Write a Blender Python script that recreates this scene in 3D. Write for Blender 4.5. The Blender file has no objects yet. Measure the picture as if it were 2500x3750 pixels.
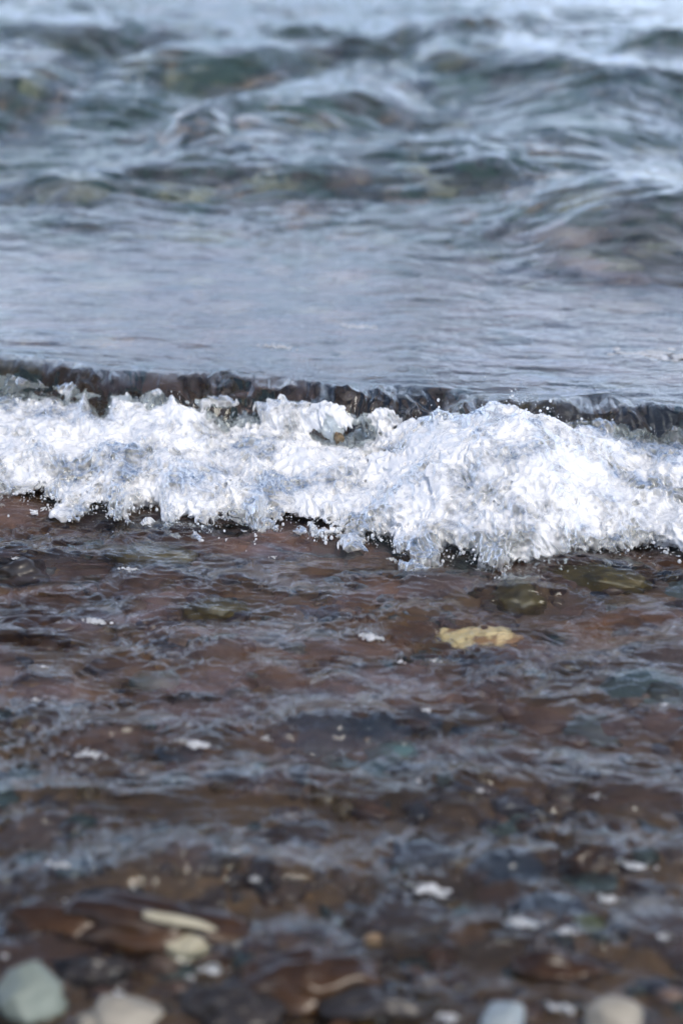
import bpy, math, random
import numpy as np

# ------------------------------------------------------------------ camera, sky, sun, exposure
sc = bpy.context.scene
COL = sc.collection
R = math.radians
CAM_H, PITCH, FOCAL = 1.5, 20.0, 85.0
cd = bpy.data.cameras.new('camera')
cam = bpy.data.objects.new('camera', cd)
COL.objects.link(cam)
cam.location = (0, 0, CAM_H)
cam.rotation_euler = (R(90 - PITCH), 0, 0)
cd.sensor_fit = 'VERTICAL'; cd.sensor_height = 36; cd.lens = FOCAL
cd.clip_start = 0.05; cd.clip_end = 3000
cd.dof.use_dof = True; cd.dof.focus_distance = 4.30; cd.dof.aperture_fstop = 2.3
cd.dof.aperture_blades = 9
sc.camera = cam

SUN_EL, SUN_AZ = 52.0, 150.0          # azimuth measured from +Y towards +X (the sun is behind the camera, to the right)
w = bpy.data.worlds.new('World'); sc.world = w; w.use_nodes = True
nt = w.node_tree; nt.nodes.clear()
N = nt.nodes.new; L = nt.links.new
out = N('ShaderNodeOutputWorld'); bg = N('ShaderNodeBackground'); bg.inputs['Strength'].default_value = 0.1
sky = N('ShaderNodeTexSky'); sky.sky_type = 'NISHITA'; sky.sun_disc = False
sky.sun_elevation = R(SUN_EL); sky.sun_rotation = R(SUN_AZ); sky.air_density = 1.0; sky.dust_density = 1.2; sky.ozone_density = 1.3
tc = N('ShaderNodeTexCoord'); mp = N('ShaderNodeMapping'); mp.inputs['Scale'].default_value = (1, 1, 1.2)
nz = N('ShaderNodeTexNoise'); nz.inputs['Scale'].default_value = 7.5; nz.inputs['Detail'].default_value = 8; nz.inputs['Roughness'].default_value = 0.62
nz.inputs['Distortion'].default_value = 0.4
cr = N('ShaderNodeValToRGB'); cr.color_ramp.elements[0].position = 0.46; cr.color_ramp.elements[1].position = 0.54
cc = N('ShaderNodeValToRGB')            # cloud: grey base to pale lit parts
cc.color_ramp.elements[0].position = 0.35; cc.color_ramp.elements[0].color = (0.30, 0.36, 0.56, 1)
cc.color_ramp.elements[1].position = 0.62; cc.color_ramp.elements[1].color = (0.92, 0.95, 1, 1)
nz2 = N('ShaderNodeTexNoise'); nz2.inputs['Scale'].default_value = 9.0; nz2.inputs['Detail'].default_value = 6
mul = N('ShaderNodeVectorMath'); mul.operation = 'SCALE'; mul.inputs['Scale'].default_value = 26.0
mx = N('ShaderNodeMix'); mx.data_type = 'RGBA'
L(tc.outputs['Generated'], mp.inputs['Vector']); L(mp.outputs[0], nz.inputs['Vector']); L(mp.outputs[0], nz2.inputs['Vector'])
sx = N('ShaderNodeSeparateXYZ'); L(tc.outputs['Generated'], sx.inputs[0])
el = N('ShaderNodeMapRange'); el.inputs['From Min'].default_value = 0.0; el.inputs['From Max'].default_value = 0.7; el.inputs['To Min'].default_value = 0.08; el.inputs['To Max'].default_value = -0.17
L(sx.outputs['Z'], el.inputs['Value']); ea = N('ShaderNodeMath'); ea.operation = 'ADD'; L(nz.outputs['Fac'], ea.inputs[0]); L(el.outputs[0], ea.inputs[1])
L(ea.outputs[0], cr.inputs['Fac']); L(nz2.outputs['Fac'], cc.inputs['Fac']); L(cc.outputs['Color'], mul.inputs[0])
L(cr.outputs['Color'], mx.inputs['Factor']); L(sky.outputs['Color'], mx.inputs['A']); L(mul.outputs['Vector'], mx.inputs['B'])
wb = N('ShaderNodeVectorMath'); wb.operation = 'MULTIPLY'; wb.inputs[1].default_value = (0.95, 1.04, 1.19)
L(mx.outputs['Result'], wb.inputs[0]); L(wb.outputs['Vector'], bg.inputs['Color']); L(bg.outputs[0], out.inputs['Surface'])

sd = bpy.data.lights.new('sun', 'SUN'); sd.energy = 2.5; sd.angle = R(25); sd.color = (1, 0.92, 0.80)
sun = bpy.data.objects.new('sun', sd); COL.objects.link(sun)
sun.rotation_euler = (R(90 - SUN_EL), 0, R(180 - SUN_AZ))
sc.view_settings.view_transform = 'Standard'; sc.view_settings.look = 'None'
sc.view_settings.exposure = 0.15; sc.view_settings.gamma = 1.0; sc.view_settings.use_curve_mapping = False
sc.render.engine = 'CYCLES'
cy = sc.cycles
cy.use_denoising = True; cy.max_bounces = 10; cy.transmission_bounces = 8; cy.diffuse_bounces = 3; cy.glossy_bounces = 4
cy.sample_clamp_indirect = 6.0; cy.caustics_refractive = True; cy.caustics_reflective = True; cy.blur_glossy = 0.3

# ------------------------------------------------------------------ helpers
def tag(o, label=None, cat=None, group=None, kind=None):
    if label: o['label'] = label
    if cat: o['category'] = cat
    if group: o['group'] = group
    if kind: o['kind'] = kind
    return o

def link_mesh(name, V, F, mat, smooth=True, parent=None, attrs=None):
    me = bpy.data.meshes.new(name)
    V = np.asarray(V, np.float32); F = np.asarray(F, np.int32)
    k = F.shape[1]
    me.vertices.add(len(V)); me.vertices.foreach_set('co', V.ravel())
    me.loops.add(F.size); me.loops.foreach_set('vertex_index', F.ravel())
    me.polygons.add(len(F)); me.polygons.foreach_set('loop_start', np.arange(0, F.size, k, dtype=np.int32))
    me.update(calc_edges=True)
    me.polygons.foreach_set('use_smooth', np.full(len(F), smooth))
    for an, (typ, data) in (attrs or {}).items():
        a = me.attributes.new(an, typ, 'POINT')
        a.data.foreach_set('value' if typ == 'FLOAT' else 'color', np.asarray(data, np.float32).ravel())
    me.update()
    if mat: me.materials.append(mat)
    o = bpy.data.objects.new(name, me); COL.objects.link(o)
    if parent: o.parent = parent
    return o

def _h(ix, iy, iz, s):
    v = (ix * 374761393 + iy * 668265263 + iz * 1274126177 + s * 974711) & 0xffffffff
    v = ((v ^ (v >> 13)) * 1274126177) & 0xffffffff
    return (v ^ (v >> 16)) & 0xffff
_g = np.random.RandomState(5).normal(size=(256, 3)); _g /= np.linalg.norm(_g, axis=1)[:, None]; _g = (_g * 1.6).astype(np.float32)
_P = np.random.RandomState(7).permutation(256).astype(np.int32); _P = np.concatenate([_P, _P, _P])
def perlin(x, y, z=0.0, seed=0):
    x, y, z = np.broadcast_arrays(np.asarray(x, np.float32), np.asarray(y, np.float32), np.asarray(z + seed * 17.37, np.float32))
    xi = np.floor(x); yi = np.floor(y); zi = np.floor(z)
    fx = x - xi; fy = y - yi; fz = z - zi
    X = xi.astype(np.int32) & 255; Y = yi.astype(np.int32) & 255; Z = zi.astype(np.int32) & 255
    u = fx * fx * fx * (fx * (fx * 6 - 15) + 10); v = fy * fy * fy * (fy * (fy * 6 - 15) + 10); q = fz * fz * fz * (fz * (fz * 6 - 15) + 10)
    res = 0
    for a in (0, 1):
        wa = u if a else 1 - u; pa = _P[X + a]
        for b in (0, 1):
            wb = wa * (v if b else 1 - v); pb = _P[(pa + Y + b)]
            for c in (0, 1):
                g = _g[_P[(pb + Z + c)] & 255]
                res = res + wb * (q if c else 1 - q) * (g[..., 0] * (fx - a) + g[..., 1] * (fy - b) + g[..., 2] * (fz - c))
    return res
def fbm(x, y, z=0.0, seed=0, oct=4, gain=0.5):
    r = 0; a = 1.0
    for i in range(oct):
        r = r + a * perlin(x * 2**i, y * 2**i, np.asarray(z) * 2**i, seed + i); a *= gain
    return r
def sstep(a, b, x):
    t = np.clip((x - a) / (b - a), 0, 1); return t * t * (3 - 2 * t)

# camera geometry: photo pixel (2500 x 3750) -> ray -> world point
cp, sp = math.cos(R(PITCH)), math.sin(R(PITCH))
def ray(px, py):
    px = np.asarray(px, float); py = np.asarray(py, float)
    nx = (px - 1250) / 3750 * 36 / FOCAL; ny = (1875 - py) / 3750 * 36 / FOCAL
    return nx, cp + ny * sp, -sp + ny * cp
def on_z(px, py, z=0.0):
    dx, dy, dz = ray(px, py); t = (z - CAM_H) / dz
    return dx * t, dy * t
def on_y(px, py, y):
    dx, dy, dz = ray(px, py); t = y / dy
    return dx * t, CAM_H + dz * t

# ------------------------------------------------------------------ traced lines of the wave
FOOT = [(0,1808),(24,1808),(80,1840),(143,1820),(183,1840),(263,1848),(319,1868),(375,1868),(446,1903),(510,1856),(574,1856),(590,1911),(638,1927),(717,1943),(781,1935),(829,1911),(901,1919),(940,1967),(975,1880),(1028,1911),(1060,1888),(1116,1895),(1140,1959),(1195,1975),(1250,1950),(1370,1980),(1409,1964),(1433,2003),(1521,2059),(1585,2067),(1648,2035),(1720,2051),(1792,2103),(1840,2099),(1887,2059),(1951,2091),(2031,2067),(2111,2055),(2142,2027),(2222,2027),(2286,2043),(2310,1995),(2405,2003),(2500,2051)]
TOP = [(0,1457),(120,1441),(191,1465),(239,1497),(295,1481),(311,1450),(335,1505),(382,1545),(414,1478),(462,1497),(558,1513),(600,1500),(630,1470),(661,1497),(749,1525),(829,1561),(901,1541),(996,1561),(1068,1577),(1180,1620),(1250,1625),(1330,1613),(1441,1589),(1505,1549),(1600,1513),(1672,1535),(1736,1505),(1792,1481),(1887,1473),(1959,1493),(2031,1533),(2079,1565),(2158,1575),(2230,1600),(2320,1605),(2420,1620),(2500,1625)]
CREST = [(0,1330),(239,1353),(422,1385),(510,1385),(685,1400),(845,1395),(956,1417),(1116,1430),(1250,1453),(1490,1458),(1728,1490),(2079,1501),(2246,1493),(2366,1510),(2500,1521)]
ZC = 0.125
def curve(xs, ys, slope_l, slope_r, seed):
    i = np.argsort(xs); xs = np.asarray(xs)[i]; ys = np.asarray(ys)[i]
    def f(x):
        x = np.asarray(x, float); v = np.interp(x, xs, ys)
        ol = np.maximum(xs[0] - x, 0); orr = np.maximum(x - xs[-1], 0)
        v = v - slope_l * ol + slope_r * orr
        n = fbm(x * 5, 0.37, 0.0, seed, 4, 0.6)
        return v + n * 0.06 * np.clip((ol + orr) / 0.15, 0, 1)
    return f
cx, cyy = on_z([p[0] for p in CREST], [p[1] for p in CREST], ZC)
yC = curve(cx, cyy, -0.06, -0.02, 31)
fx_, fy_ = on_z([p[0] for p in FOOT], [p[1] for p in FOOT], 0.012)
yF = curve(fx_, fy_, -0.05, -0.05, 33)
tx, tpy = [p[0] for p in TOP], [p[1] for p in TOP]
lump = np.exp(-((np.asarray(tx) - 1800) / 330.0) ** 4)
ty = np.zeros(len(tx)); tz = np.zeros(len(tx)); txw = np.zeros(len(tx))
for k in range(3):
    ty = yC(txw) - 0.055 - 0.07 * lump
    txw, tz = on_y(tx, tpy, ty)
zT = curve(txw, tz, 0.02, -0.02, 35)
yT = curve(txw, ty, -0.06, -0.02, 37)

# ------------------------------------------------------------------ sea bed and cobbles
def shore_shift(x):
    return 0.10 * np.clip(-x, -1.2, 1.2) + 0.05 * fbm(x * 1.5, 3.3, 0, 41, 2)
def bed_z(x, y):
    ys = y - shore_shift(x)
    z = np.interp(ys, [-40, 0.5, 2.30, 3.0, 4.2, 5.0, 8.0, 12.0, 40, 500], [3.0, 0.26, 0.012, -0.020, -0.065, -0.15, -0.36, -0.55, -1.6, -14])
    n = 0.018 * fbm(x * 2.2, y * 2.2, 0, 43, 3) + 0.006 * perlin(x * 11, y * 11, 0, 44)
    return z + n * np.where(y > 60, 0, 1)

rng = random.Random(11); nrs = np.random.RandomState(12)
# large cobbles in the shallows, drawn so that they keep their distance: (x, y, radius)
cobbles = []
tries = 0
while len(cobbles) < 230 and tries < 9000:
    tries += 1
    y = rng.uniform(2.5, 4.15); x = rng.uniform(-1, 1) * (0.62 + 0.16 * y * 0.5)
    r = rng.choice([0.028, 0.034, 0.042, 0.05, 0.062, 0.08]) * rng.uniform(0.85, 1.15)
    if all((x - a) ** 2 + (y - b) ** 2 > (0.62 * (r + c)) ** 2 for a, b, c in cobbles):
        cobbles.append((x, y, r))
# (px, py, radius, steepness of the near side): swells of the film where the photo shows water pouring over a stone
SWELLS = [(560,2035,0.085,0.016),(780,2228,0.06,0.014),(1900,2185,0.07,0.026),(2200,2115,0.09,0.016),(60,2060,0.06,0.02),(90,2330,0.07,0.018),
          (350,2290,0.06,0.010),(900,2150,0.11,0.012),(1000,2390,0.09,0.010),(1500,2250,0.12,0.010),(640,2470,0.08,0.010),(1350,2650,0.11,0.010),
          (500,2700,0.09,0.012),(1900,2560,0.12,0.010),(2250,2430,0.08,0.010),(300,2950,0.09,0.012),(900,2950,0.10,0.012),(1500,2950,0.10,0.014),
          (2050,2880,0.10,0.016),(2250,3150,0.08,0.016),(1150,3250,0.09,0.014),(1700,3250,0.08,0.014),(500,3280,0.11,0.030),(1850,3500,0.07,0.018),(1050,3560,0.07,0.02)]
sw = [(*[float(v) for v in on_z(px, py, 0.01)], r, h) for px, py, r, h in SWELLS]

def lumps(x, y):
    """How far the cobbles and swells lift the bed and the film over it."""
    z = np.zeros(np.broadcast(x, y).shape, np.float32)
    for a, b, r in cobbles:
        d2 = ((x - a) ** 2 + (y - b) ** 2) / (r * r)
        m = d2 < 6
        z[m] = np.maximum(z[m], 0.30 * r * np.exp(-d2[m] * 1.1))
    for a, b, r, h in sw:
        dy = (y - b); q = np.where(dy < 0, dy / (r * 0.45), dy / (r * 1.1))
        d2 = ((x - a) / (r * 1.25)) ** 2 + q ** 2
        z += 1.2 * h * np.exp(-d2)
    return z

# ------------------------------------------------------------------ water surface
# crests of the small waves behind: photo pixels of the crest's two ends, pixels to the steepest point, slope
WAVES = [(-300,200,520,215,45,.26),(540,258,1030,300,48,.27),(-300,368,230,390,50,.26),(240,385,560,398,45,.14),(930,126,1150,158,24,.30),
         (370,172,830,185,35,.22),(-300,130,370,143,25,.20),(1165,203,1480,230,28,.30),(2185,212,2700,232,32,.36),(1530,285,2070,268,70,.17),
         (2000,275,2700,400,80,.17),(1850,390,2600,470,60,.14),(1800,500,2400,600,50,.20),(830,432,1400,475,75,.20),(600,548,910,552,38,.22),(1435,560,1900,725,85,.30),
         (1900,735,2800,930,95,.28),(530,640,1400,670,60,.18),(50,680,450,750,48,.27),(2000,905,2600,985,60,.14),(1600,175,1760,185,28,.22),
         (1700,95,1900,105,20,.2),(100,60,260,70,18,.2),(150,800,520,830,34,.12),(-200,500,60,500,40,.12)]
wv = []
for x0, y0, x1, y1, th, s in WAVES:
    a = on_z(x0, y0, 0.03); b = on_z(x1, y1, 0.03); m = on_z((x0 + x1) / 2, (y0 + y1) / 2 + th, 0.03)
    c = ((a[0] + b[0]) / 2, (a[1] + b[1]) / 2); ln = math.hypot(b[0] - a[0], b[1] - a[1])
    ux, uy = (b[0] - a[0]) / ln, (b[1] - a[1]) / ln
    sig = max(0.03, abs((m[0] - c[0]) * uy - (m[1] - c[1]) * ux))
    wv.append((float(c[0]), float(c[1]), float(ux), float(uy), float(ln / 2), float(sig), s * float(sig) / 0.607))
wr = random.Random(3)
for k in range(170):                                  # the sea goes on beside and beyond the view
    y = wr.uniform(5.2, 34); x = wr.uniform(-1, 1) * (2 + y * 0.8)
    if abs(x) < 0.15 * y + 0.3 and y < 11: continue
    a = wr.uniform(-0.3, 0.3); sig = wr.uniform(0.09, 0.28) * (1 + y / 25)
    wv.append((x, y, math.cos(a), math.sin(a), sig * wr.uniform(2, 4.5), sig, wr.uniform(0.10, 0.22) * sig / 0.607))

def sea_z(x, y, c):
    """Level behind the crest line c = yC(x)."""
    d = np.maximum(y - c, 0)
    z = 0.03 + (ZC - 0.03) * np.exp(-(d / 0.95) ** 1.3) - 0.0
    far = sstep(0.0, 1.2, d)
    wx = x + 0.10 * perlin(x * 2.1, y * 2.1, 0, 51); wy = y + 0.08 * perlin(x * 2.4, y * 1.7, 0, 52)
    for a, b, ux, uy, hl, sg, A in wv:
        dx = wx - a; dy = wy - b
        m = (np.abs(dy) < hl + 6 * sg) & (np.abs(dx) < hl + 6 * sg)
        if not m.any(): continue
        s = dx[m] * ux + dy[m] * uy; q = -dx[m] * uy + dy[m] * ux
        e = np.maximum(np.abs(s) - hl * 0.35, 0) / (hl * 0.55)
        z[m] += 0.95 * A * np.exp(-np.where(q < 0, (q / sg) ** 2 * 0.5, (q / (1.7 * sg)) ** 2 * 0.5) - e ** 2)
    # running ripples, long in x
    amp = 0.22 + 0.78 * sstep(1.0, 2.2, d)
    z += 0.0013 * perlin(wx * 13 + 3 * wy, wy * 15, 0, 58)
    z += amp * (0.0075 * perlin(wx * 2.2, wy * 4.0, 0, 53) + 0.0045 * perlin(wx * 4 + wy, wy * 9, 0, 54) + 0.0062 * perlin(wx * 9 + 4 * wy, wy * 19, 0, 55))
    z += (0.0008 + 0.0029 * sstep(0.9, 2.0, d)) * perlin(wx * 24 + 9 * wy, wy * 34, 0, 56) * (y < 12)
    z += 0.0006 * perlin(wx * 50 + 12 * wy, wy * 62, 0, 57) * (y < 8)
    return z

def front_z(x, y, L_):
    """The film of water running up the beach in front of the wave."""
    z0 = bed_z(x, y)
    ys = y - shore_shift(x) + 0.10 * fbm(x * 3.2, y * 2.2, 0, 46, 2) * sstep(2.3, 2.7, y) * sstep(4.1, 3.7, y)
    thick = np.interp(ys, [1.4, 2.22, 2.45, 3.2, 4.2], [-0.06, -0.002, 0.020, 0.030, 0.062])
    base = np.interp(ys, [1.4, 2.30, 3.0, 4.2], [0.14, 0.012, -0.020, -0.065]) + thick
    n = 0.018 * 0.5 * fbm(x * 2.2, y * 2.2, 0, 43, 2)
    z = base + n * sstep(4.3, 3.2, ys) + 0.85 * L_
    q = 4.0 * L_
    wx = x + 0.04 * perlin(x * 5, y * 5, 0, 61) + q * 0.4; wy = y + 0.04 * perlin(x * 5, y * 6, 0, 62) + q
    wy = wy + 0.22 * x
    near = sstep(3.7, 2.6, y)
    z = z + (0.0026 + 0.0012 * near) * perlin(wx * 11, wy * 10, 0, 63)
    z += (0.0024 + 0.0030 * near) * perlin(wx * 21, wy * 21, 0, 64)
    mod = 0.5 + 0.9 * sstep(-0.3, 0.5, perlin(x * 4, y * 6, 0, 66))
    z += (0.0040 + 0.0012 * near) * mod * perlin(wx * 40, wy * 54, 0, 65)
    z += 0.0020 * mod * perlin(wx * 76 + 10 * wy, wy * 98, 0, 67)
    return z

tc_ = np.linspace(-1, 1, 650)                           # columns: dense in the middle, coarse to the sides
side = 0.42 * (1 + np.linspace(0, 1, 46)[1:] ** 1.6 * 9)
U = np.concatenate([-side[::-1], tc_ * 0.42, side])     # x / W(y)
def W(y): return 0.42 + 0.45 * y
NF, NK, NB = 780, 70, 380
rows_z = []; rows_x = []; rows_y = []
tF = np.linspace(0, 1, NF)
xC_ref = None
def xs_at(y): return U * W(y)
X = []; Y = []; Z = []; KIND = []
# front rows run from the beach to the foot of the face
ybase = 4.05
for_x = U * W(ybase)
yb = yC(for_x) - 0.10
y_f = 1.7 + (yb[None, :] - 1.7) * tF[:, None]
x_f = U[None, :] * W(y_f)
x_f = x_f + (for_x[None, :] - x_f) * sstep(0.86, 1.0, tF)[:, None]
Lf = lumps(x_f, y_f)
z_f = front_z(x_f, y_f, Lf)
X.append(x_f); Y.append(y_f); Z.append(z_f)
# face rows: from the foot up to the rounded lip
tk = np.linspace(0, 1, NK + 2)[1:-1]
c0 = yC(for_x)
yend = c0 + 0.10
zend = sea_z(for_x, yend, c0)
P0y, P0z = yb, z_f[-1]
P1y, P1z = yb + 0.012, z_f[-1] + 0.085
P2y, P2z = yb + 0.035, np.full_like(yb, ZC + 0.022)
P3y, P3z = yend, zend
t = tk[:, None]
B = lambda a, b, c, d: (1 - t) ** 3 * a + 3 * (1 - t) ** 2 * t * b + 3 * (1 - t) * t * t * c + t ** 3 * d
y_k = B(P0y, P1y, P2y, P3y); z_k = B(P0z, P1z, P2z, P3z); x_k = np.repeat(for_x[None, :], NK, 0)
env = np.sin(np.pi * t) ** 0.7
arc = t * 0.26
rough = 0.6 + 1.0 * np.exp(-((x_k - 0.0) / 0.26) ** 2) + 0.7 * np.exp(-((x_k - 0.22) / 0.14) ** 2) + 0.5 * np.exp(-((x_k - 0.55) / 0.1) ** 2)
n = 0.018 * perlin(x_k * 8, arc * 5, 0, 71) + 0.011 * perlin(x_k * 22, arc * 8 + x_k * 3, 0, 72) + 0.0050 * perlin(x_k * 50 + 0.6 * perlin(x_k * 12, arc * 20, 0, 79), arc * 13, 0, 73) \
    + 0.0020 * perlin(x_k * 95, arc * 26, 0, 74)
n = n + 0.020 * (0.22 - np.abs(perlin(x_k * 15 + 0.5 * perlin(x_k * 30, arc * 20, 0, 78), arc * 7, 0, 77)))
n = n * env * rough
z_k = z_k + n * (0.35 + 0.65 * t); y_k = y_k - n * (1.25 - t)
X.append(x_k); Y.append(y_k); Z.append(z_k)
# rows behind
tb = np.linspace(0, 1, NB)
prof = 0.006 * 470 / NB
grow = np.concatenate([np.cumsum(np.linspace(0.005, 0.030, 320)), ])
extra = grow[-1] + np.cumsum(np.geomspace(0.032, 60, 60)) 
dist = np.concatenate([grow, extra])
y_b = yend[None, :] + dist[:, None]
c_b = np.repeat(c0[None, :], len(dist), 0)
blend = sstep(0, 1.0, dist)[:, None]
x_b = for_x[None, :] + (U[None, :] * W(y_b) - for_x[None, :])
z_b = sea_z(x_b, y_b, c_b)
z_b = np.where(y_b > 40, 0.03, z_b)
X.append(x_b); Y.append(y_b); Z.append(z_b)
X = np.vstack(X); Y = np.vstack(Y); Z = np.vstack(Z)
nr, ncol = X.shape
V = np.stack([X, Y, Z], -1).reshape(-1, 3)
i = np.arange(nr - 1)[:, None] * ncol + np.arange(ncol - 1)[None, :]
F = np.stack([i, i + 1, i + 1 + ncol, i + ncol], -1).reshape(-1, 4)

# ------------------------------------------------------------------ materials
def mat(name):
    m = bpy.data.materials.new(name); m.use_nodes = True; m.node_tree.nodes.clear()
    return m, m.node_tree.nodes.new, m.node_tree.links.new

def water_material(name, turbid, turbid_col, bump=1.0, tint=(0.93, 0.97, 0.97)):
    m, N, L = mat(name)
    o = N('ShaderNodeOutputMaterial'); g = N('ShaderNodeBsdfGlass'); g.inputs['IOR'].default_value = 1.333
    g.inputs['Roughness'].default_value = 0.0; g.inputs['Color'].default_value = (*tint, 1)
    d = N('ShaderNodeBsdfDiffuse'); sc_ = N('ShaderNodeAttribute'); sc_.attribute_name = 'silt_sheen_tone'; L(sc_.outputs['Color'], d.inputs['Color'])
    mix = N('ShaderNodeMixShader')
    g0 = N('ShaderNodeNewGeometry')
    mp = N('ShaderNodeMapping'); mp.inputs['Scale'].default_value = (90, 140, 100); mp.inputs['Rotation'].default_value = (0, 0, 0.1)
    nz = N('ShaderNodeTexNoise'); nz.inputs['Scale'].default_value = 1; nz.inputs['Detail'].default_value = 3; nz.inputs['Distortion'].default_value = 0.6
    b = N('ShaderNodeBump'); b.inputs['Strength'].default_value = 0.55 * bump; b.inputs['Distance'].default_value = 0.0012
    L(g0.outputs['Position'], mp.inputs['Vector']); L(mp.outputs[0], nz.inputs['Vector']); L(nz.outputs['Fac'], b.inputs['Height'])
    L(b.outputs[0], g.inputs['Normal'])
    mp2 = N('ShaderNodeMapping'); mp2.inputs['Scale'].default_value = (6, 11, 6); mp2.inputs['Rotation'].default_value = (0, 0, 0.35)
    n2 = N('ShaderNodeTexNoise'); n2.inputs['Scale'].default_value = 1; n2.inputs['Detail'].default_value = 7; n2.inputs['Distortion'].default_value = 1.2
    a = N('ShaderNodeAttribute'); a.attribute_name = 'silt_sheen'
    r = N('ShaderNodeMapRange'); r.inputs['From Min'].default_value = 0.35; r.inputs['From Max'].default_value = 0.7; r.inputs['To Min'].default_value = 0.0; r.inputs['To Max'].default_value = 2.0  # patchy silt; its contrast also paints in mottled cloud reflections
    mm = N('ShaderNodeMath'); mm.operation = 'MULTIPLY'
    L(g0.outputs['Position'], mp2.inputs['Vector']); L(mp2.outputs[0], n2.inputs['Vector']); L(n2.outputs['Fac'], r.inputs['Value'])
    L(r.outputs[0], mm.inputs[0]); L(a.outputs['Fac'], mm.inputs[1]); L(mm.outputs[0], mix.inputs['Fac'])
    L(g.outputs[0], mix.inputs[1]); L(d.outputs[0], mix.inputs[2]); L(mix.outputs[0], o.inputs['Surface'])
    return m
M_WATER = water_material('sea_water', 0.1, (0.42, 0.41, 0.46))
silt_sheen = np.concatenate([np.full(NF, 0.125), np.full(NK, 0.012), 0.04 + 0.16 * (1 - sstep(0.9, 2.4, dist)) * sstep(0, 0.25, dist)])  # suspended silt, raised behind the crest to paint pale sky sheen as well
silt_sheen = np.repeat(silt_sheen[:, None], ncol, 1)
silt_sheen[:NF] *= sstep(2.5, 3.8, Y[:NF]) * 1.35 + 0.10
for a, b, r, h in sw[:6]: silt_sheen[:NF] *= 1 - 0.9 * np.exp(-((X[:NF] - a) / (1.5 * r)) ** 2 - ((Y[:NF] - b + 0.3 * r) / (0.9 * r)) ** 2)
silt_sheen[:NF] *= 0.75 + 0.9 * np.clip(fbm(X[:NF] * 3, Y[:NF] * 5, 0, 121, 3), -0.6, 1)
silt_sheen = silt_sheen.ravel()
tone = np.ones((nr, ncol, 4)); tone[:, :, :3] = (0.46, 0.45, 0.50)  # pale silt colour, doubling as painted sky reflection behind the crest
tmix = np.clip(0.5 + 1.2 * fbm(X[:NF] * 5, Y[:NF] * 8, 0, 122, 3), 0, 1)[..., None]
tone[:NF, :, :3] = np.array([0.27, 0.14, 0.075]) * (1 - tmix) + np.array([0.40, 0.29, 0.29]) * tmix
tone[NF:NF + NK, :, :3] = (0.22, 0.16, 0.11)
water = link_mesh('sea_water', V, F, M_WATER, attrs={'silt_sheen': ('FLOAT', silt_sheen), 'silt_sheen_tone': ('FLOAT_COLOR', tone)})
tag(water, 'clear rippled sea water with a low curling crest running up the pebble beach', 'water', kind='structure')

def rock_material(name, base=None, rough=0.45, var=0.3, scale=30.0, attr=None, vein=None):
    m, N, L = mat(name)
    o = N('ShaderNodeOutputMaterial'); p = N('ShaderNodeBsdfPrincipled'); p.inputs['Roughness'].default_value = rough
    t = N('ShaderNodeTexCoord'); nz = N('ShaderNodeTexNoise'); nz.inputs['Scale'].default_value = scale; nz.inputs['Detail'].default_value = 8; nz.inputs['Roughness'].default_value = 0.6
    L(t.outputs['Object'], nz.inputs['Vector'])
    r = N('ShaderNodeMapRange'); r.inputs['From Min'].default_value = 0.3; r.inputs['From Max'].default_value = 0.7; r.inputs['To Min'].default_value = 1 - var; r.inputs['To Max'].default_value = 1 + var
    L(nz.outputs['Fac'], r.inputs['Value'])
    s = N('ShaderNodeVectorMath'); s.operation = 'SCALE'; L(r.outputs[0], s.inputs['Scale'])
    if attr:
        a = N('ShaderNodeAttribute'); a.attribute_name = attr; L(a.outputs['Color'], s.inputs[0])
    else:
        s.inputs[0].default_value = base
    col = s.outputs['Vector']
    if vein:
        n2 = N('ShaderNodeTexNoise'); n2.inputs['Scale'].default_value = scale * 0.6; n2.inputs['Detail'].default_value = 5
        c2 = N('ShaderNodeValToRGB'); c2.color_ramp.elements[0].position = 0.52; c2.color_ramp.elements[1].position = 0.6
        L(t.outputs['Object'], n2.inputs['Vector']); L(n2.outputs['Fac'], c2.inputs['Fac'])
        mx = N('ShaderNodeMix'); mx.data_type = 'RGBA'; L(c2.outputs['Color'], mx.inputs['Factor']); L(col, mx.inputs['A']); mx.inputs['B'].default_value = (*vein, 1)
        col = mx.outputs['Result']
    L(col, p.inputs['Base Color'])
    b = N('ShaderNodeBump'); b.inputs['Strength'].default_value = 0.5; b.inputs['Distance'].default_value = 0.003
    L(nz.outputs['Fac'], b.inputs['Height']); L(b.outputs[0], p.inputs['Normal'])
    L(p.outputs[0], o.inputs['Surface'])
    return m

# ------------------------------------------------------------------ bed sheet
ny_, nx_ = 340, 260
yy = np.concatenate([[-60, -20, -5, 0.0, 0.8], np.linspace(1.2, 5.5, 230), 5.5 + np.cumsum(np.geomspace(0.03, 60, 105))])
uu = np.sign(np.linspace(-1, 1, 260)) * np.abs(np.linspace(-1, 1, 260)) ** 1.5
YB = np.repeat(yy[:, None], 260, 1); XB = uu[None, :] * (2.6 + 0.9 * np.abs(YB))
ZB = bed_z(XB, YB) + 0.6 * lumps(XB, YB)
Vb = np.stack([XB, YB, ZB], -1).reshape(-1, 3)
i = np.arange(len(yy) - 1)[:, None] * 260 + np.arange(259)[None, :]
Fb = np.stack([i, i + 1, i + 261, i + 260], -1).reshape(-1, 4)
nn = fbm(XB * 3, YB * 3, 0, 81, 4)
deep = sstep(5.2, 6.6, YB)[..., None]
c1 = np.array([0.050, 0.027, 0.010]); c2 = np.array([0.045, 0.090, 0.066]); c3 = np.array([0.14, 0.078, 0.034])
cb = c1 + (c3 - c1) * np.clip(0.5 + nn[..., None], 0, 1); cb = cb + (c2 * (1 + 0.5 * nn[..., None]) - cb) * deep
cb = np.concatenate([cb, np.ones(cb.shape[:2] + (1,))], -1)
M_BED = rock_material('wet_sand', attr='tone', rough=0.6, scale=60)
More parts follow.
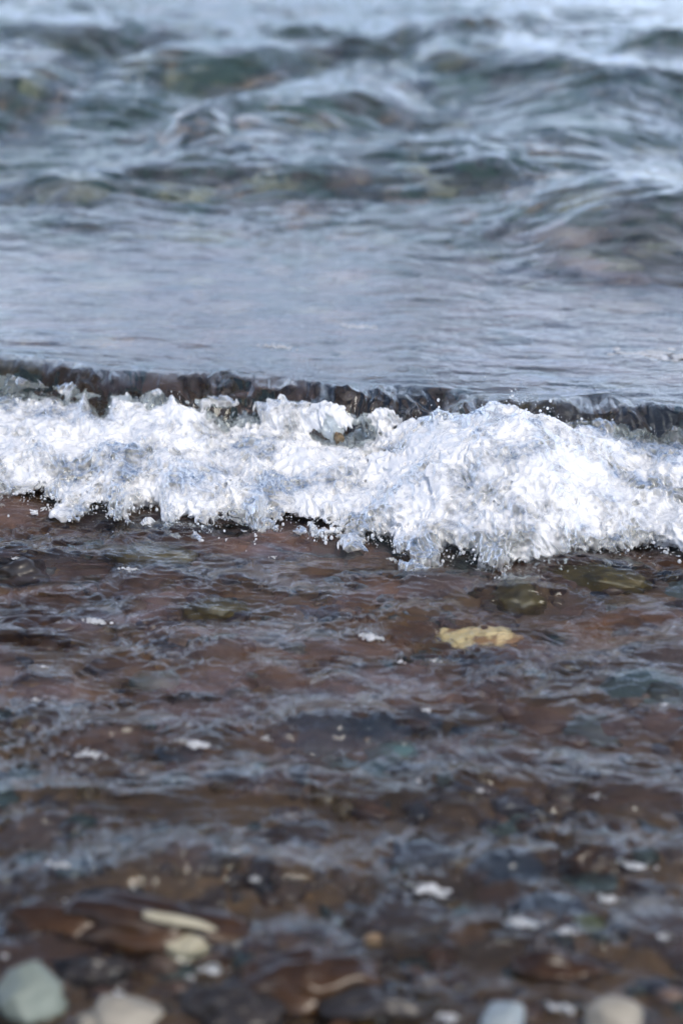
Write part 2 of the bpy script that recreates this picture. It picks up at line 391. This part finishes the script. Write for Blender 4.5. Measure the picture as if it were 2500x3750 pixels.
bed = link_mesh('sea_bed', Vb, Fb, M_BED, attrs={'tone': ('FLOAT_COLOR', cb)})
tag(bed, 'brown gravelly bed under the water, dropping away behind the wave', 'sea bed', kind='structure')

# ------------------------------------------------------------------ stones
def ico(sub):
    import bmesh
    bm = bmesh.new(); bmesh.ops.create_icosphere(bm, subdivisions=sub, radius=1)
    v = np.array([q.co[:] for q in bm.verts], np.float32); f = np.array([[q.index for q in fc.verts] for fc in bm.faces], np.int32); bm.free()
    return v, f
ICO1, ICO2, ICO3, ICO4 = ico(1), ico(2), ico(3), ico(4)
def stone_shape(base, seed, facets=7, rough=0.10):
    v = base[0].copy(); rs = np.random.RandomState(seed)
    for k in range(facets):
        d = rs.normal(size=3); d /= np.linalg.norm(d); c = rs.uniform(0.66, 0.88)
        s = v @ d; m = s > c
        v[m] -= (d * (s[m] - c)[:, None] * 0.85).astype(np.float32)
    n = fbm(v[:, 0] * 1.3 + seed, v[:, 1] * 1.3, v[:, 2] * 1.3, seed % 50, 4)
    return v * (1 + rough * n[:, None])

# small shingle, one mass
PAL_F = np.array([(0.10,0.062,0.045),(0.14,0.085,0.06),(0.065,0.045,0.04),(0.09,0.075,0.07),(0.05,0.075,0.075),(0.16,0.12,0.10),(0.10,0.07,0.028),(0.04,0.045,0.06)])
PAL_B = np.array([(0.05,0.07,0.05),(0.04,0.055,0.045),(0.08,0.09,0.07),(0.07,0.065,0.05),(0.035,0.045,0.04),(0.22,0.22,0.13),(0.22,0.16,0.11)])
protos = [stone_shape(ICO2, 100 + k) for k in range(10)]
protos1 = [stone_shape(ICO1, 100 + k) for k in range(10)]
sv, sf, scol = [], [], []; off = 0
def add_pebble(x, y, r, pal, lift=0.25):
    global off
    v = (protos if y < 4.6 else protos1)[nrs.randint(10)] * np.array([r * nrs.uniform(0.8, 1.3), r * nrs.uniform(0.7, 1.1), r * nrs.uniform(0.4, 0.65)])
    a = nrs.uniform(0, 6.28); ca, sa = math.cos(a), math.sin(a)
    v = np.stack([v[:, 0] * ca - v[:, 1] * sa, v[:, 0] * sa + v[:, 1] * ca, v[:, 2]], 1)
    return v
PX = []
for k in range(4200):
    y = nrs.uniform(1.9, 4.6); PX.append((nrs.uniform(-1, 1) * (0.5 + 0.32 * y), y, nrs.choice([0.010, 0.014, 0.019, 0.026])))
for k in range(3600):
    y = 4.6 + 8.5 * nrs.uniform() ** 1.5; PX.append((nrs.uniform(-1, 1) * (0.9 + 0.22 * y), y, nrs.choice([0.03, 0.045, 0.07, 0.10])))
PX = np.array(PX); pz = bed_z(PX[:, 0], PX[:, 1]) + 0.6 * lumps(PX[:, 0], PX[:, 1])
for (x, y, r), z in zip(PX, pz):
    v = add_pebble(x, y, r, None) + np.array([x, y, z + r * 0.15])
    pal = PAL_F if y < 5.2 + nrs.uniform(0, 1.2) else PAL_B
    c = pal[nrs.randint(len(pal))] * nrs.uniform(0.7, 1.3)
    sv.append(v); sf.append((ICO2[1] if y < 4.6 else ICO1[1]) + off); off += len(v); c = c * np.array([0.72, 0.62, 0.52]) if y < 4.5 else c; scol.append(np.repeat(np.append(c, 1)[None], len(v), 0))
M_PEB = rock_material('wet_pebble', attr='tone', rough=0.3, scale=45, var=0.35)
peb = link_mesh('pebbles', np.vstack(sv), np.vstack(sf), M_PEB, attrs={'tone': ('FLOAT_COLOR', np.vstack(scol))})
tag(peb, 'mixed brown and olive shingle covering the bed under the water', 'pebbles', kind='stuff')

# cobbles under the film: each a thing
COBM = [rock_material('cobble_' + n, base=c, rough=0.35, scale=18, var=0.4) for n, c in
        (('brown', (0.085, 0.044, 0.024)), ('mauve', (0.10, 0.064, 0.05)), ('slate', (0.040, 0.046, 0.058)), ('rust', (0.11, 0.050, 0.013)), ('teal', (0.055, 0.08, 0.075)), ('umber', (0.055, 0.034, 0.024)))]
cob_me = []
for k in range(12):
    v = stone_shape(ICO3, 300 + k, 6, 0.12)
    o = link_mesh('cobble', v, ICO3[1], COBM[k % 6]); me = o.data; bpy.data.objects.remove(o); cob_me.append(me)
for k, (x, y, r) in enumerate(cobbles):
    kk = nrs.choice([0, 0, 1, 1, 5, 5, 2, 3, 4]); me = cob_me[kk + 6 * (k % 2)]
    o = bpy.data.objects.new('cobble', me); COL.objects.link(o)
    z = float(bed_z(np.array([x]), np.array([y]))[0])
    o.location = (x, y, z + 0.02 * r); o.scale = (r * nrs.uniform(0.95, 1.2), r * nrs.uniform(0.8, 1.05), r * 0.42); o.rotation_euler = (0, 0, nrs.uniform(0, 6.28))
    hue = ['brown', 'mauve-brown', 'slate-blue', 'rust-brown', 'dull teal', 'dark umber'][kk]
    where = 'just below the foam' if y > 3.75 else 'level with the yellow stone' if y > 3.4 else 'in the middle of the shallows' if y > 2.95 else 'low by the dry stones'
    xs_ = x / y; side_ = 'far left' if xs_ < -0.085 else 'left of centre' if xs_ < -0.025 else 'near the centre line' if xs_ < 0.025 else 'right of centre' if xs_ < 0.085 else 'far right'
    big_ = 'large' if r > 0.057 else 'middling' if r > 0.037 else 'small'
    tag(o, f'{big_} {hue} cobble under water {where}, {side_}', 'stone', 'cobbles under the shallow water in front of the foam')

def stone(px, py, size, m, seed, label, z=None, rot=(0, 0, 0), name='stone', sub=ICO4, facets=9, rough=0.16, sink=0.3):
    if m is M_RU or m is M_DK: rough, facets = 0.42, 13
    """size = half extents in metres; stands on the bed at the photo's place."""
    zz = 0.02
    for k in range(4):
        x, y = on_z(px, py, zz if z is None else z)
        if z is None: zz = float(bed_z(np.array([x]), np.array([y]))[0]) + size[2] * (1 - sink)
    v = stone_shape(sub, seed, facets, rough) * np.array(size)
    o = link_mesh(name, v, sub[1], m); o.location = (float(x), float(y), zz if z is None else z); o.rotation_euler = rot
    tag(o, label, 'stone'); return o
M_GG = rock_material('pale_green_stone', base=(0.19, 0.22, 0.185), rough=0.55, scale=9, var=0.3)
M_WH = rock_material('pale_stone', base=(0.30, 0.27, 0.215), rough=0.6, scale=10, var=0.3)
M_YE = rock_material('yellow_stone', base=(1.0, 0.76, 0.38), rough=0.45, scale=40, var=0.25, vein=(0.42, 0.22, 0.08))
M_OL = rock_material('olive_stone', base=(0.085, 0.058, 0.014), rough=0.4, scale=25, var=0.5)
M_RU = rock_material('rusty_rock', base=(0.042, 0.020, 0.007), rough=0.3, scale=9, var=0.9)
M_CR = rock_material('cream_stone', base=(0.40, 0.36, 0.25), rough=0.5, scale=20, var=0.2)
M_GR = rock_material('grey_stone', base=(0.26, 0.30, 0.31), rough=0.5, scale=20, var=0.2)
M_CT = rock_material('tan_stone', base=(0.26, 0.17, 0.09), rough=0.5, scale=20, var=0.5)
M_DK = rock_material('dark_stone_gap_shade', base=(0.03, 0.024, 0.02), rough=0.35, scale=22, var=0.5)  # dark rock; its black also stands in for shade between the bottom stones
M_TE = rock_material('teal_stone', base=(0.07, 0.125, 0.12), rough=0.4, scale=22, var=0.3)

stone(118, 3655, (0.042, 0.04, 0.036), M_GG, 501, 'pale green-grey rounded stone, dry, in the bottom left corner', rot=(0, 0, 0.5))
stone(470, 3722, (0.043, 0.034, 0.020), M_WH, 502, 'flat cream-white stone, the larger of the pair at the bottom edge', rot=(0, 0.1, 0))
stone(370, 3735, (0.030, 0.026, 0.014), M_WH, 503, 'small whitish stone leaning on the flat cream-white stone', rot=(0, -0.1, 0.4))
stone(1840, 3730, (0.028, 0.025, 0.02), M_GR, 504, 'small grey-blue stone at the bottom edge, right of the middle', rot=(0, 0, 0.9))
stone(2245, 3735, (0.034, 0.03, 0.026), M_WH, 505, 'cream stone at the bottom edge near the right corner', rot=(0, 0, 0.2))
stone(560, 3420, (0.13, 0.055, 0.036), M_RU, 506, 'rusty brown wet rock above the pale dry stones', rot=(0, 0.05, -0.12), facets=10, rough=0.25)
stone(655, 3372, (0.050, 0.008, 0.006), M_CR, 507, 'long thin cream stone lying on top of the rusty rock', rot=(0, 0.12, -0.18), z=0.062)
stone(695, 3478, (0.028, 0.016, 0.020), M_CR, 508, 'stubby cream stone against the front of the rusty rock', rot=(0.3, 0, 0.2), z=0.028)
stone(190, 3400, (0.07, 0.05, 0.032), M_RU, 509, 'dark rusty rock left of the one carrying the cream stone', facets=9, rough=0.2)
stone(1110, 3610, (0.085, 0.05, 0.036), M_RU, 510, 'brown wet rock breaking the surface at the bottom centre', facets=9, rough=0.22)
stone(330, 3570, (0.05, 0.03, 0.02), M_DK, 530, 'near-black stone standing in for the shaded gap between the rusty rock and the green-grey stone')  # added dark stone in place of the gap's shadow
stone(890, 3710, (0.06, 0.035, 0.028), M_DK, 531, 'black stone standing in for a shaded hollow at the bottom edge, right of the cream pair', facets=9)  # added black stone, shade of a hollow put into its colour
stone(1340, 3700, (0.055, 0.035, 0.026), M_DK, 532, 'black stone put in as hollow shade at the bottom edge just right of the centre rock', facets=9)  # likewise added, its black replacing the shadow of a hollow
stone(2050, 3560, (0.06, 0.035, 0.024), M_RU, 533, 'rusty wet stone near the bottom right, in front of the yellow-green one', facets=9)
stone(2180, 3180, (0.05, 0.03, 0.03), M_RU, 534, 'orange-brown stone in the right foreground shallows', facets=9)
stone(1740, 2352, (0.068, 0.036, 0.009), M_YE, 511, 'bright yellow oval stone lying in the shallow water', rot=(0, 0.03, -0.08), z=-0.010, facets=5, rough=0.2)
stone(560, 2075, (0.085, 0.05, 0.03), M_OL, 512, 'olive brown stone under the long dark swell below the foam', rot=(0, 0, -0.2), z=-0.022)
stone(780, 2262, (0.06, 0.035, 0.028), M_OL, 513, 'mustard brown stone under a small dark swell, left of centre', z=-0.020)
stone(1900, 2225, (0.055, 0.045, 0.034), M_OL, 514, 'olive stone that splits the flow into a pale fan', z=-0.014)
stone(2200, 2160, (0.09, 0.04, 0.028), M_OL, 515, 'long dark olive stone right of the fan-shaped swell', rot=(0, 0, -0.15), z=-0.02)
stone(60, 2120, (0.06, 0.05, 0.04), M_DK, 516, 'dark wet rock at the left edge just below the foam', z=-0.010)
stone(110, 2345, (0.07, 0.045, 0.034), M_RU, 517, 'rust brown stone under water at the left edge', z=-0.014)
stone(570, 2520, (0.045, 0.03, 0.02), M_TE, 518, 'teal stone showing through the water left of centre', z=-0.014)
stone(1450, 2775, (0.045, 0.03, 0.018), M_TE, 519, 'blue-green stone showing through the water below the middle', z=-0.008)
stone(380, 1302, (0.07, 0.05, 0.02), M_CT, 520, 'tan patch of rock under the smooth water behind the crest', z=0.065, facets=11, rough=0.4)
stone(2150, 3420, (0.03, 0.022, 0.016), rock_material('lime_stone', base=(0.12, 0.13, 0.04), scale=30), 521, 'yellow-green stone low down at the right', z=0.004)
stone(1370, 3455, (0.016, 0.012, 0.012), M_CT, 522, 'small tan pebble low in the middle', z=0.016)
stone(1240, 1602, (0.009, 0.008, 0.012), M_CT, 523, 'small tan pebble caught in the wave where the foam dips', z=0.068)

# ------------------------------------------------------------------ foam
import openvdb
S = 0.0023
XR = (-1.15, 1.15)
gx = np.arange(XR[0], XR[1], S); gy = np.arange(-0.07, 0.60, S); gz = np.arange(-0.012, 0.25, S)
fFr, fT, fZr = yF(gx), yT(gx), zT(gx)
def smooth(v, w):
    k = np.hanning(w); k /= k.sum(); return np.convolve(np.pad(v, w // 2, 'edge'), k, 'valid')[:len(v)]
fF = smooth(fFr, 61); fT = smooth(fT, 61); fZr = fZr - 0.010 * np.exp(-((gx - 0.29) / 0.16) ** 2); fZ = smooth(fZr, 81)
Dx = np.maximum(fT - fF, 0.12)
f_all = np.full((len(gx), len(gy), len(gz)), 0.02, np.float32)
CH = 96
for a in range(0, len(gx), CH):
    b = min(a + CH, len(gx))
    x = gx[a:b, None]; yl = gy[None, :]; yl = yl - (fFr - fF)[a:b, None] * np.exp(-np.clip(yl, 0, 1) / 0.035)
    D = Dx[a:b, None]; tt = yl / D; zt = fZ[a:b, None] + (fZr - fZ)[a:b, None] * sstep(0.75, 1.0, tt)
    g = np.sqrt(np.clip(1 - (1 - np.clip(tt, 0, 1)) ** 2, 0, 1)) ** 1.15
    back = np.clip((yl - D) / 0.075, 0, 3)
    g = np.where(tt > 1, 1 - back ** 2, g)
    big = 0.020 * perlin(x * 7, (yl + fF[a:b, None]) * 9, 0, 91) * sstep(0.0, 0.1, yl) * sstep(1.05, 0.7, tt)
    h = 0.004 + (zt + 0.004) * g + big
    hp = np.gradient(h, S, axis=1); nrm = np.sqrt(1 + np.clip(hp, -2.5, 2.5) ** 2)
    u = 0.004 + 0.014 * np.clip(1 - yl / 0.07, 0, 1) + 0 * x
    zz = gz[None, None, :]
    f = np.maximum((zz - h[..., None]) / nrm[..., None], (u[..., None] - zz) * 0.9)
    # glassy broken water along the crest itself
    yc_ = (yC(gx[a:b]) - fF[a:b] - 0.045)[:, None, None]; xe = gx[a:b][:, None, None]
    ev = np.exp(-((xe + 0.10) / 0.20) ** 4) + 0.75 * np.exp(-((xe - 0.47) / 0.09) ** 2) + 0.35 * np.exp(-((xe + 0.55) / 0.07) ** 2)
    ev = np.maximum(ev, 0.8 * np.clip(2.6 * perlin(xe * 13, 0.7, 0.4, 89) - 0.1, 0, 1))
    ev = ev * (0.75 + 0.9 * perlin(gx[a:b] * 13, 0.3, 0.1, 90)[:, None, None])
    ycr = yl[..., None] - yc_
    f2 = np.sqrt((ycr * 0.62) ** 2 + (zz - (0.098 - 0.55 * np.abs(ycr))) ** 2) - 0.024 * ev
    f = f.astype(np.float32)
    f = np.minimum(f, f2).astype(np.float32)
    m = np.abs(f) < 0.030
    idx = np.nonzero(m)
    px_ = x[idx[0], 0]; pyl = gy[idx[1]]; py_ = pyl + fF[a + idx[0]]; pz_ = gz[idx[2]]
    fm = f[m]
    wxn = 0.020 * perlin(px_ * 14, py_ * 14, pz_ * 14, 92); wyn = 0.020 * perlin(px_ * 16, py_ * 16, pz_ * 16, 93)
    qx, qy, qz = px_ + wxn, py_ + wyn, pz_ - wxn
    edge = np.clip(1 - pyl / 0.10, 0, 1)
    n = 0.0150 * perlin(qx * 17, qy * 13, qz * 17, 94)
    r1 = np.abs(perlin(qx * 42, qy * 34, qz * 42, 95))
    n += 0.0125 * (r1 - 0.25)
    m2 = np.abs(fm + n) < 0.012
    r2 = np.zeros_like(n); k2 = m2
    r2[k2] = 0.0090 * (np.abs(perlin(qx[k2] * 80, qy[k2] * 46, qz[k2] * 60, 96)) - 0.22) + 0.0018 * perlin(qx[k2] * 150, qy[k2] * 110, qz[k2] * 130, 97)
    n += r2 * (1 + 0.9 * edge)
    n += 0.016 * edge * perlin(qx * 30, qy * 14, qz * 26, 98)
    f[m] = fm + n
    f_all[a:b] = np.clip(f, -0.02, 0.02)
f_all[0] = f_all[-1] = 0.02; f_all[:, 0] = f_all[:, -1] = 0.02; f_all[:, :, 0] = 0.02; f_all[:, :, -1] = 0.02
grid = openvdb.FloatGrid(background=0.02); grid.copyFromArray(f_all)
pts, quads = grid.convertToQuads(0.0)
del f_all
P = np.empty_like(pts, dtype=np.float64)
P[:, 0] = gx[0] + pts[:, 0] * S; yl = gy[0] + pts[:, 1] * S; P[:, 2] = gz[0] + pts[:, 2] * S
P[:, 1] = yl + np.interp(P[:, 0], gx, fF)
quads = quads[:, ::-1]
# aeration: how white the water is
x_, y_, z_ = P[:, 0], P[:, 1], P[:, 2]
Dl = np.interp(x_, gx, Dx); tl = yl / Dl
aer = 0.62 + 0.70 * fbm(x_ * 9, y_ * 10, z_ * 10, 101, 4, 0.65) + 0.30 * perlin(x_ * 60, y_ * 60, z_ * 60, 103)
def spot(px, py, zg, rad):
    xs, ys = on_z(px, py, zg); return np.exp(-((x_ - xs) ** 2 + (y_ - ys) ** 2 * 0.35 + (z_ - zg) ** 2) / rad ** 2)
aer -= 0.9 * spot(470, 1720, 0.06, 0.022) + 0.7 * spot(690, 1760, 0.05, 0.035) + 0.6 * spot(1830, 1630, 0.12, 0.035) + 0.8 * spot(1730, 1825, 0.06, 0.045) + 0.5 * spot(1620, 1825, 0.06, 0.03)
aer -= 0.5 * spot(1000, 1830, 0.03, 0.05)
aer -= 0.55 * np.clip(1 - yl / 0.05, 0, 1)
aer -= 0.6 * sstep(0.42, 0.60, x_) * sstep(0.55, 0.85, tl) * (0.6 + perlin(x_ * 12, y_ * 12, z_ * 12, 104))
aer -= 0.5 * sstep(-0.50, -0.62, x_) * sstep(0.6, 0.9, tl)
aer -= 0.55 * sstep(0.95, 1.08, tl)
aer = np.clip(aer, 0.0, 1.0)

m, N, L = mat('foam')
o = N('ShaderNodeOutputMaterial'); g = N('ShaderNodeBsdfGlass'); g.inputs['IOR'].default_value = 1.333; g.inputs['Color'].default_value = (0.97, 0.97, 0.94, 1); g.inputs['Roughness'].default_value = 0.28
p = N('ShaderNodeBsdfPrincipled'); p.inputs['Base Color'].default_value = (0.78, 0.78, 0.78, 1); p.inputs['Roughness'].default_value = 0.12
p.inputs['IOR'].default_value = 1.333
p.inputs['Subsurface Weight'].default_value = 0.0
a = N('ShaderNodeAttribute'); a.attribute_name = 'aeration'
geo = N('ShaderNodeNewGeometry')
nz = N('ShaderNodeTexNoise'); nz.inputs['Scale'].default_value = 130; nz.inputs['Detail'].default_value = 3; nz.inputs['Distortion'].default_value = 0.8
L(geo.outputs['Position'], nz.inputs['Vector'])
b = N('ShaderNodeBump'); b.inputs['Strength'].default_value = 0.6; b.inputs['Distance'].default_value = 0.003
L(nz.outputs['Fac'], b.inputs['Height']); L(b.outputs[0], p.inputs['Normal']); L(b.outputs[0], g.inputs['Normal'])
ad = N('ShaderNodeMath'); ad.operation = 'MULTIPLY_ADD'; ad.inputs[1].default_value = 1.1
sb = N('ShaderNodeMath'); sb.operation = 'SUBTRACT'; sb.inputs[1].default_value = 0.5
L(nz.outputs['Fac'], sb.inputs[0]); L(sb.outputs[0], ad.inputs[0]); a2 = N('ShaderNodeMath'); a2.operation = 'ADD'; a2.inputs[1].default_value = 0.14; L(a.outputs['Fac'], a2.inputs[0]); L(a2.outputs[0], ad.inputs[2])
cl = N('ShaderNodeClamp'); L(ad.outputs[0], cl.inputs['Value'])
mix = N('ShaderNodeMixShader'); L(cl.outputs[0], mix.inputs['Fac']); L(g.outputs[0], mix.inputs[1]); L(p.outputs[0], mix.inputs[2])
L(mix.outputs[0], o.inputs['Surface'])
M_FOAM = m
foam = link_mesh('wave_foam', P, quads, M_FOAM, attrs={'aeration': ('FLOAT', aer)})
tag(foam, 'tumbling white foam of the small wave breaking across the beach', 'foam', kind='stuff')
print('foam quads', len(quads), 'water quads', len(F))

# ------------------------------------------------------------------ spray droplets
m, N, L = mat('droplet')
o = N('ShaderNodeOutputMaterial'); p = N('ShaderNodeBsdfPrincipled'); p.inputs['Base Color'].default_value = (0.9, 0.93, 0.95, 1)
p.inputs['Roughness'].default_value = 0.08; p.inputs['Transmission Weight'].default_value = 0.45; p.inputs['IOR'].default_value = 1.333
L(p.outputs[0], o.inputs['Surface']); M_DROP = m
dv, df = [], []; off = 0
dr = np.random.RandomState(77)
big = []
for k in range(3200):
    x = dr.uniform(-1.1, 1.1)
    if k % 4:
        ln = dr.exponential(0.022); y = float(yF(x)) - ln + 0.02; z = 0.006 + abs(dr.normal()) * 0.012
        if z < 0.004: continue
    else:
        y = float(yT(x)) + dr.uniform(-0.06, 0.05); z = float(zT(x)) + dr.exponential(0.008)
    r = min(0.0035, 0.0007 * (1 + dr.pareto(2.2)))
    if r > 0.0019 and len(big) < 140: big.append((x, y, max(z, r + 0.004), r)); continue
    v = ICO1[0] * r * np.array([1, 1, dr.uniform(0.8, 1.3)]) + np.array([x, y, z])
    dv.append(v); df.append(ICO1[1] + off); off += len(v)
spray = link_mesh('spray_drops', np.vstack(dv), np.vstack(df), M_DROP)
tag(spray, 'fine spray of tiny water drops around the edge of the foam', 'spray', kind='stuff')
dm = link_mesh('water_drop', ICO2[0], ICO2[1], M_DROP); dme = dm.data; bpy.data.objects.remove(dm)
for x, y, z, r in big:
    o = bpy.data.objects.new('water_drop', dme); COL.objects.link(o); o.location = (x, y, z); o.scale = (r, r, r * 1.15)
    edge_ = 'over the crest behind the foam' if y > float(yT(x)) - 0.08 else 'below the front edge of the foam'
    side_ = 'outside left' if x < -0.62 else 'far left' if x < -0.36 else 'left of centre' if x < -0.1 else 'near the middle' if x < 0.1 else 'under the tall foam mound' if x < 0.4 and y < float(yT(x)) - 0.08 else 'beside the tall foam mound' if x < 0.62 else 'outside right'
    tag(o, f"{'big' if r > 0.0026 else 'small'} bright water drop {edge_}, {side_}", 'water drop', 'larger drops thrown off the foam')

# ------------------------------------------------------------------ flecks of foam on the near water
FLECKS = [(478,2083,.016,'small glassy splash just below the foam, left of centre'),(1000,2042,.008,'tiny bubble cluster under the foam, left of the middle'),
 (1432,2048,.010,'little white drop cluster below the foam, near the middle'),(1360,2335,.026,'white fleck of foam left of the yellow stone'),
 (1590,2418,.010,'small round bubble below the yellow stone'),(1470,2432,.008,'smaller bubble left of the one below the yellow stone'),
 (1555,2600,.014,'bright fleck below the middle of the shallows'),(2430,2580,.010,'bright fleck near the right edge of the shallows'),
 (330,2755,.026,'rounded white fleck in the left foreground shallows'),(715,2725,.034,'widest white fleck, streaky, left of centre in the shallows'),
 (970,2710,.014,'small white fleck right of the streaky one'),(860,3130,.012,'faint fleck in the middle of the dark shallows'),
 (345,2275,.022,'pale bubbly fleck between the brown stones at left'),(160,2440,.008,'tiny bubble near the left edge'),(130,2560,.014,'pair of pale bubbles near the left edge, upper'),
 (225,3170,.020,'white fleck low at the left, above the rusty rocks'),(930,3230,.014,'upright white fleck low in the middle'),(310,3335,.034,'pale curl of foam above the rusty rock'),
 (800,3360,.026,'slanted pale fleck right of the cream stone'),(1560,3260,.036,'long slanted streak of foam low at the right of centre'),(1760,2895,.012,'small bright fleck in the right foreground shallows'),
 (2185,2900,.012,'bright fleck on the edge of the dark swell at right'),(1910,3385,.030,'bright curl of foam low at the right'),(2220,3290,.024,'pale fleck above the yellow-green stone'),
 (2070,3410,.020,'bubbly fleck left of the yellow-green stone'),(2320,3170,.030,'wide pale streak low near the right edge'),(430,3640,.020,'bubbles between the green-grey and cream stones'),
 (700,3580,.010,'round bubble right of the rusty rock'),(780,3560,.026,'pale foam trickle along the rusty rock foot'),(1065,3575,.012,'bright bubble on the bottom centre rock'),
 (1190,3680,.026,'white fleck at the bottom edge, middle'),(1650,3730,.022,'white fleck at the bottom edge between two stones'),(2040,3690,.024,'pale fleck left of the cream corner stone'),
 (2430,3440,.016,'fleck at the right edge low down'),(20,3515,.010,'bubble at the left edge above the green-grey stone'),(1530,2860,.010,'tiny fleck in the middle shallows'),
 (60,2045,.010,'bubbles on the dark rock at the left edge'),(2400,1300,.085,'long flat patch of foam on the smooth water at the right edge'),(1015,1270,.035,'thin cream streak on the smooth water behind the crest'),
 (1320,1195,.04,'faint pale smear on the smooth water, right of centre')]
from mathutils.bvhtree import BVHTree
def surf_z(x, y):
    """Height of the water mesh near (x, y)."""
    j = np.argmin((X - x) ** 2 * 1.0 + (Y - y) ** 2); return float(Z.ravel()[j])
fr = np.random.RandomState(9)
for k, (px, py, r, lab) in enumerate(FLECKS):
    if py > 2500: r *= 0.75
    z = 0.02
    behind = py < 1400
    if behind: z = 0.11
    for q in range(3):
        x, y = on_z(px, py, z); z = surf_z(float(x), float(y))
    vs, fs, o_ = [], [], 0
    flat = 0.10 if behind else 0.55
    cnt = int(10 + r * 900)
    for q in range(cnt):
        a = fr.normal(size=2) * np.array([0.45, 0.22 if r > 0.012 else 0.35]) * r
        a[1] -= 0.25 * a[0]
        rr = r * fr.uniform(0.08, 0.26) * (1 - 0.4 * min(1, abs(a[0]) / r)) if not behind else r * fr.uniform(0.05, 0.14)
        rr = min(rr, 0.0075)
        v = ICO2[0] * rr * np.array([1.15, 1, flat]); n = fbm(v[:, 0] * 400 + q, v[:, 1] * 400, v[:, 2] * 400, 3, 2)
        v = v * (1 + 0.25 * n[:, None]) + np.array([a[0], a[1], rr * 0.2])
        vs.append(v); fs.append(ICO2[1] + o_); o_ += len(v)
    vv = np.vstack(vs)
    ob = link_mesh('foam_fleck', vv, np.vstack(fs), M_FOAM, attrs={'aeration': ('FLOAT', np.full(len(vv), 0.36) + 0.25 * fr.normal(size=len(vv)))})
    ob.location = (float(x), float(y), z)
    tag(ob, lab, 'foam fleck')

# ------------------------------------------------------------------ bits of weed behind the crest
M_WEED = rock_material('weed', base=(0.020, 0.018, 0.014), rough=0.5, scale=50, var=0.3)
WEED = [([(1545,1340),(1570,1370),(1590,1400),(1612,1425)], 'thin dark twig behind the crest, left of the foam hump'),([(1905,1390),(1912,1410),(1922,1430)], 'short dark twig above the foam hump'),
 ([(2130,1395),(2165,1405),(2178,1440)], 'bent dark twig, thickest of the scraps behind the crest'),([(1965,1315),(1985,1325),(2005,1340)], 'small dark scrap of weed right of the hump'),
 ([(618,1212),(635,1218),(652,1228)], 'tiny dark scrap on the smooth water at left'),([(1535,1110),(1570,1130),(1612,1155)], 'faint slanted twig on the smooth water near the middle'),
 ([(1760,1345),(1775,1360),(1768,1400)], 'faint curved weed strand behind the foam hump')]
for pts_, lab in WEED:
    pw = []
    for px, py in pts_:
        z = 0.11
        for q in range(3):
            x, y = on_z(px, py, z); z = surf_z(float(x), float(y))
        pw.append((float(x), float(y), z - 0.004))
    pw = np.array(pw); tt = np.linspace(0, len(pw) - 1, 14)
    c = np.stack([np.interp(tt, np.arange(len(pw)), pw[:, k]) for k in range(3)], 1); c[:, 0] += 0.0015 * np.sin(tt * 5)
    vs = []
    for k, q in enumerate(c):
        rr = (0.0009 + 0.0016 * math.sin(math.pi * (k + 0.5) / len(c))) * (1 + 0.4 * math.sin(k * 2.1)) * (1.4 if 'thickest' in lab else 1)
        for s_ in range(6):
            an = s_ * math.pi / 3; vs.append(q + np.array([rr * math.cos(an), 0, rr * math.sin(an) * 0.7]))
    fs = [[k * 6 + s_, k * 6 + (s_ + 1) % 6, (k + 1) * 6 + (s_ + 1) % 6, (k + 1) * 6 + s_] for k in range(len(c) - 1) for s_ in range(6)]
    ob = link_mesh('twig', np.array(vs) - pw[0], fs, M_WEED); ob.location = pw[0]
    tag(ob, lab, 'twig')
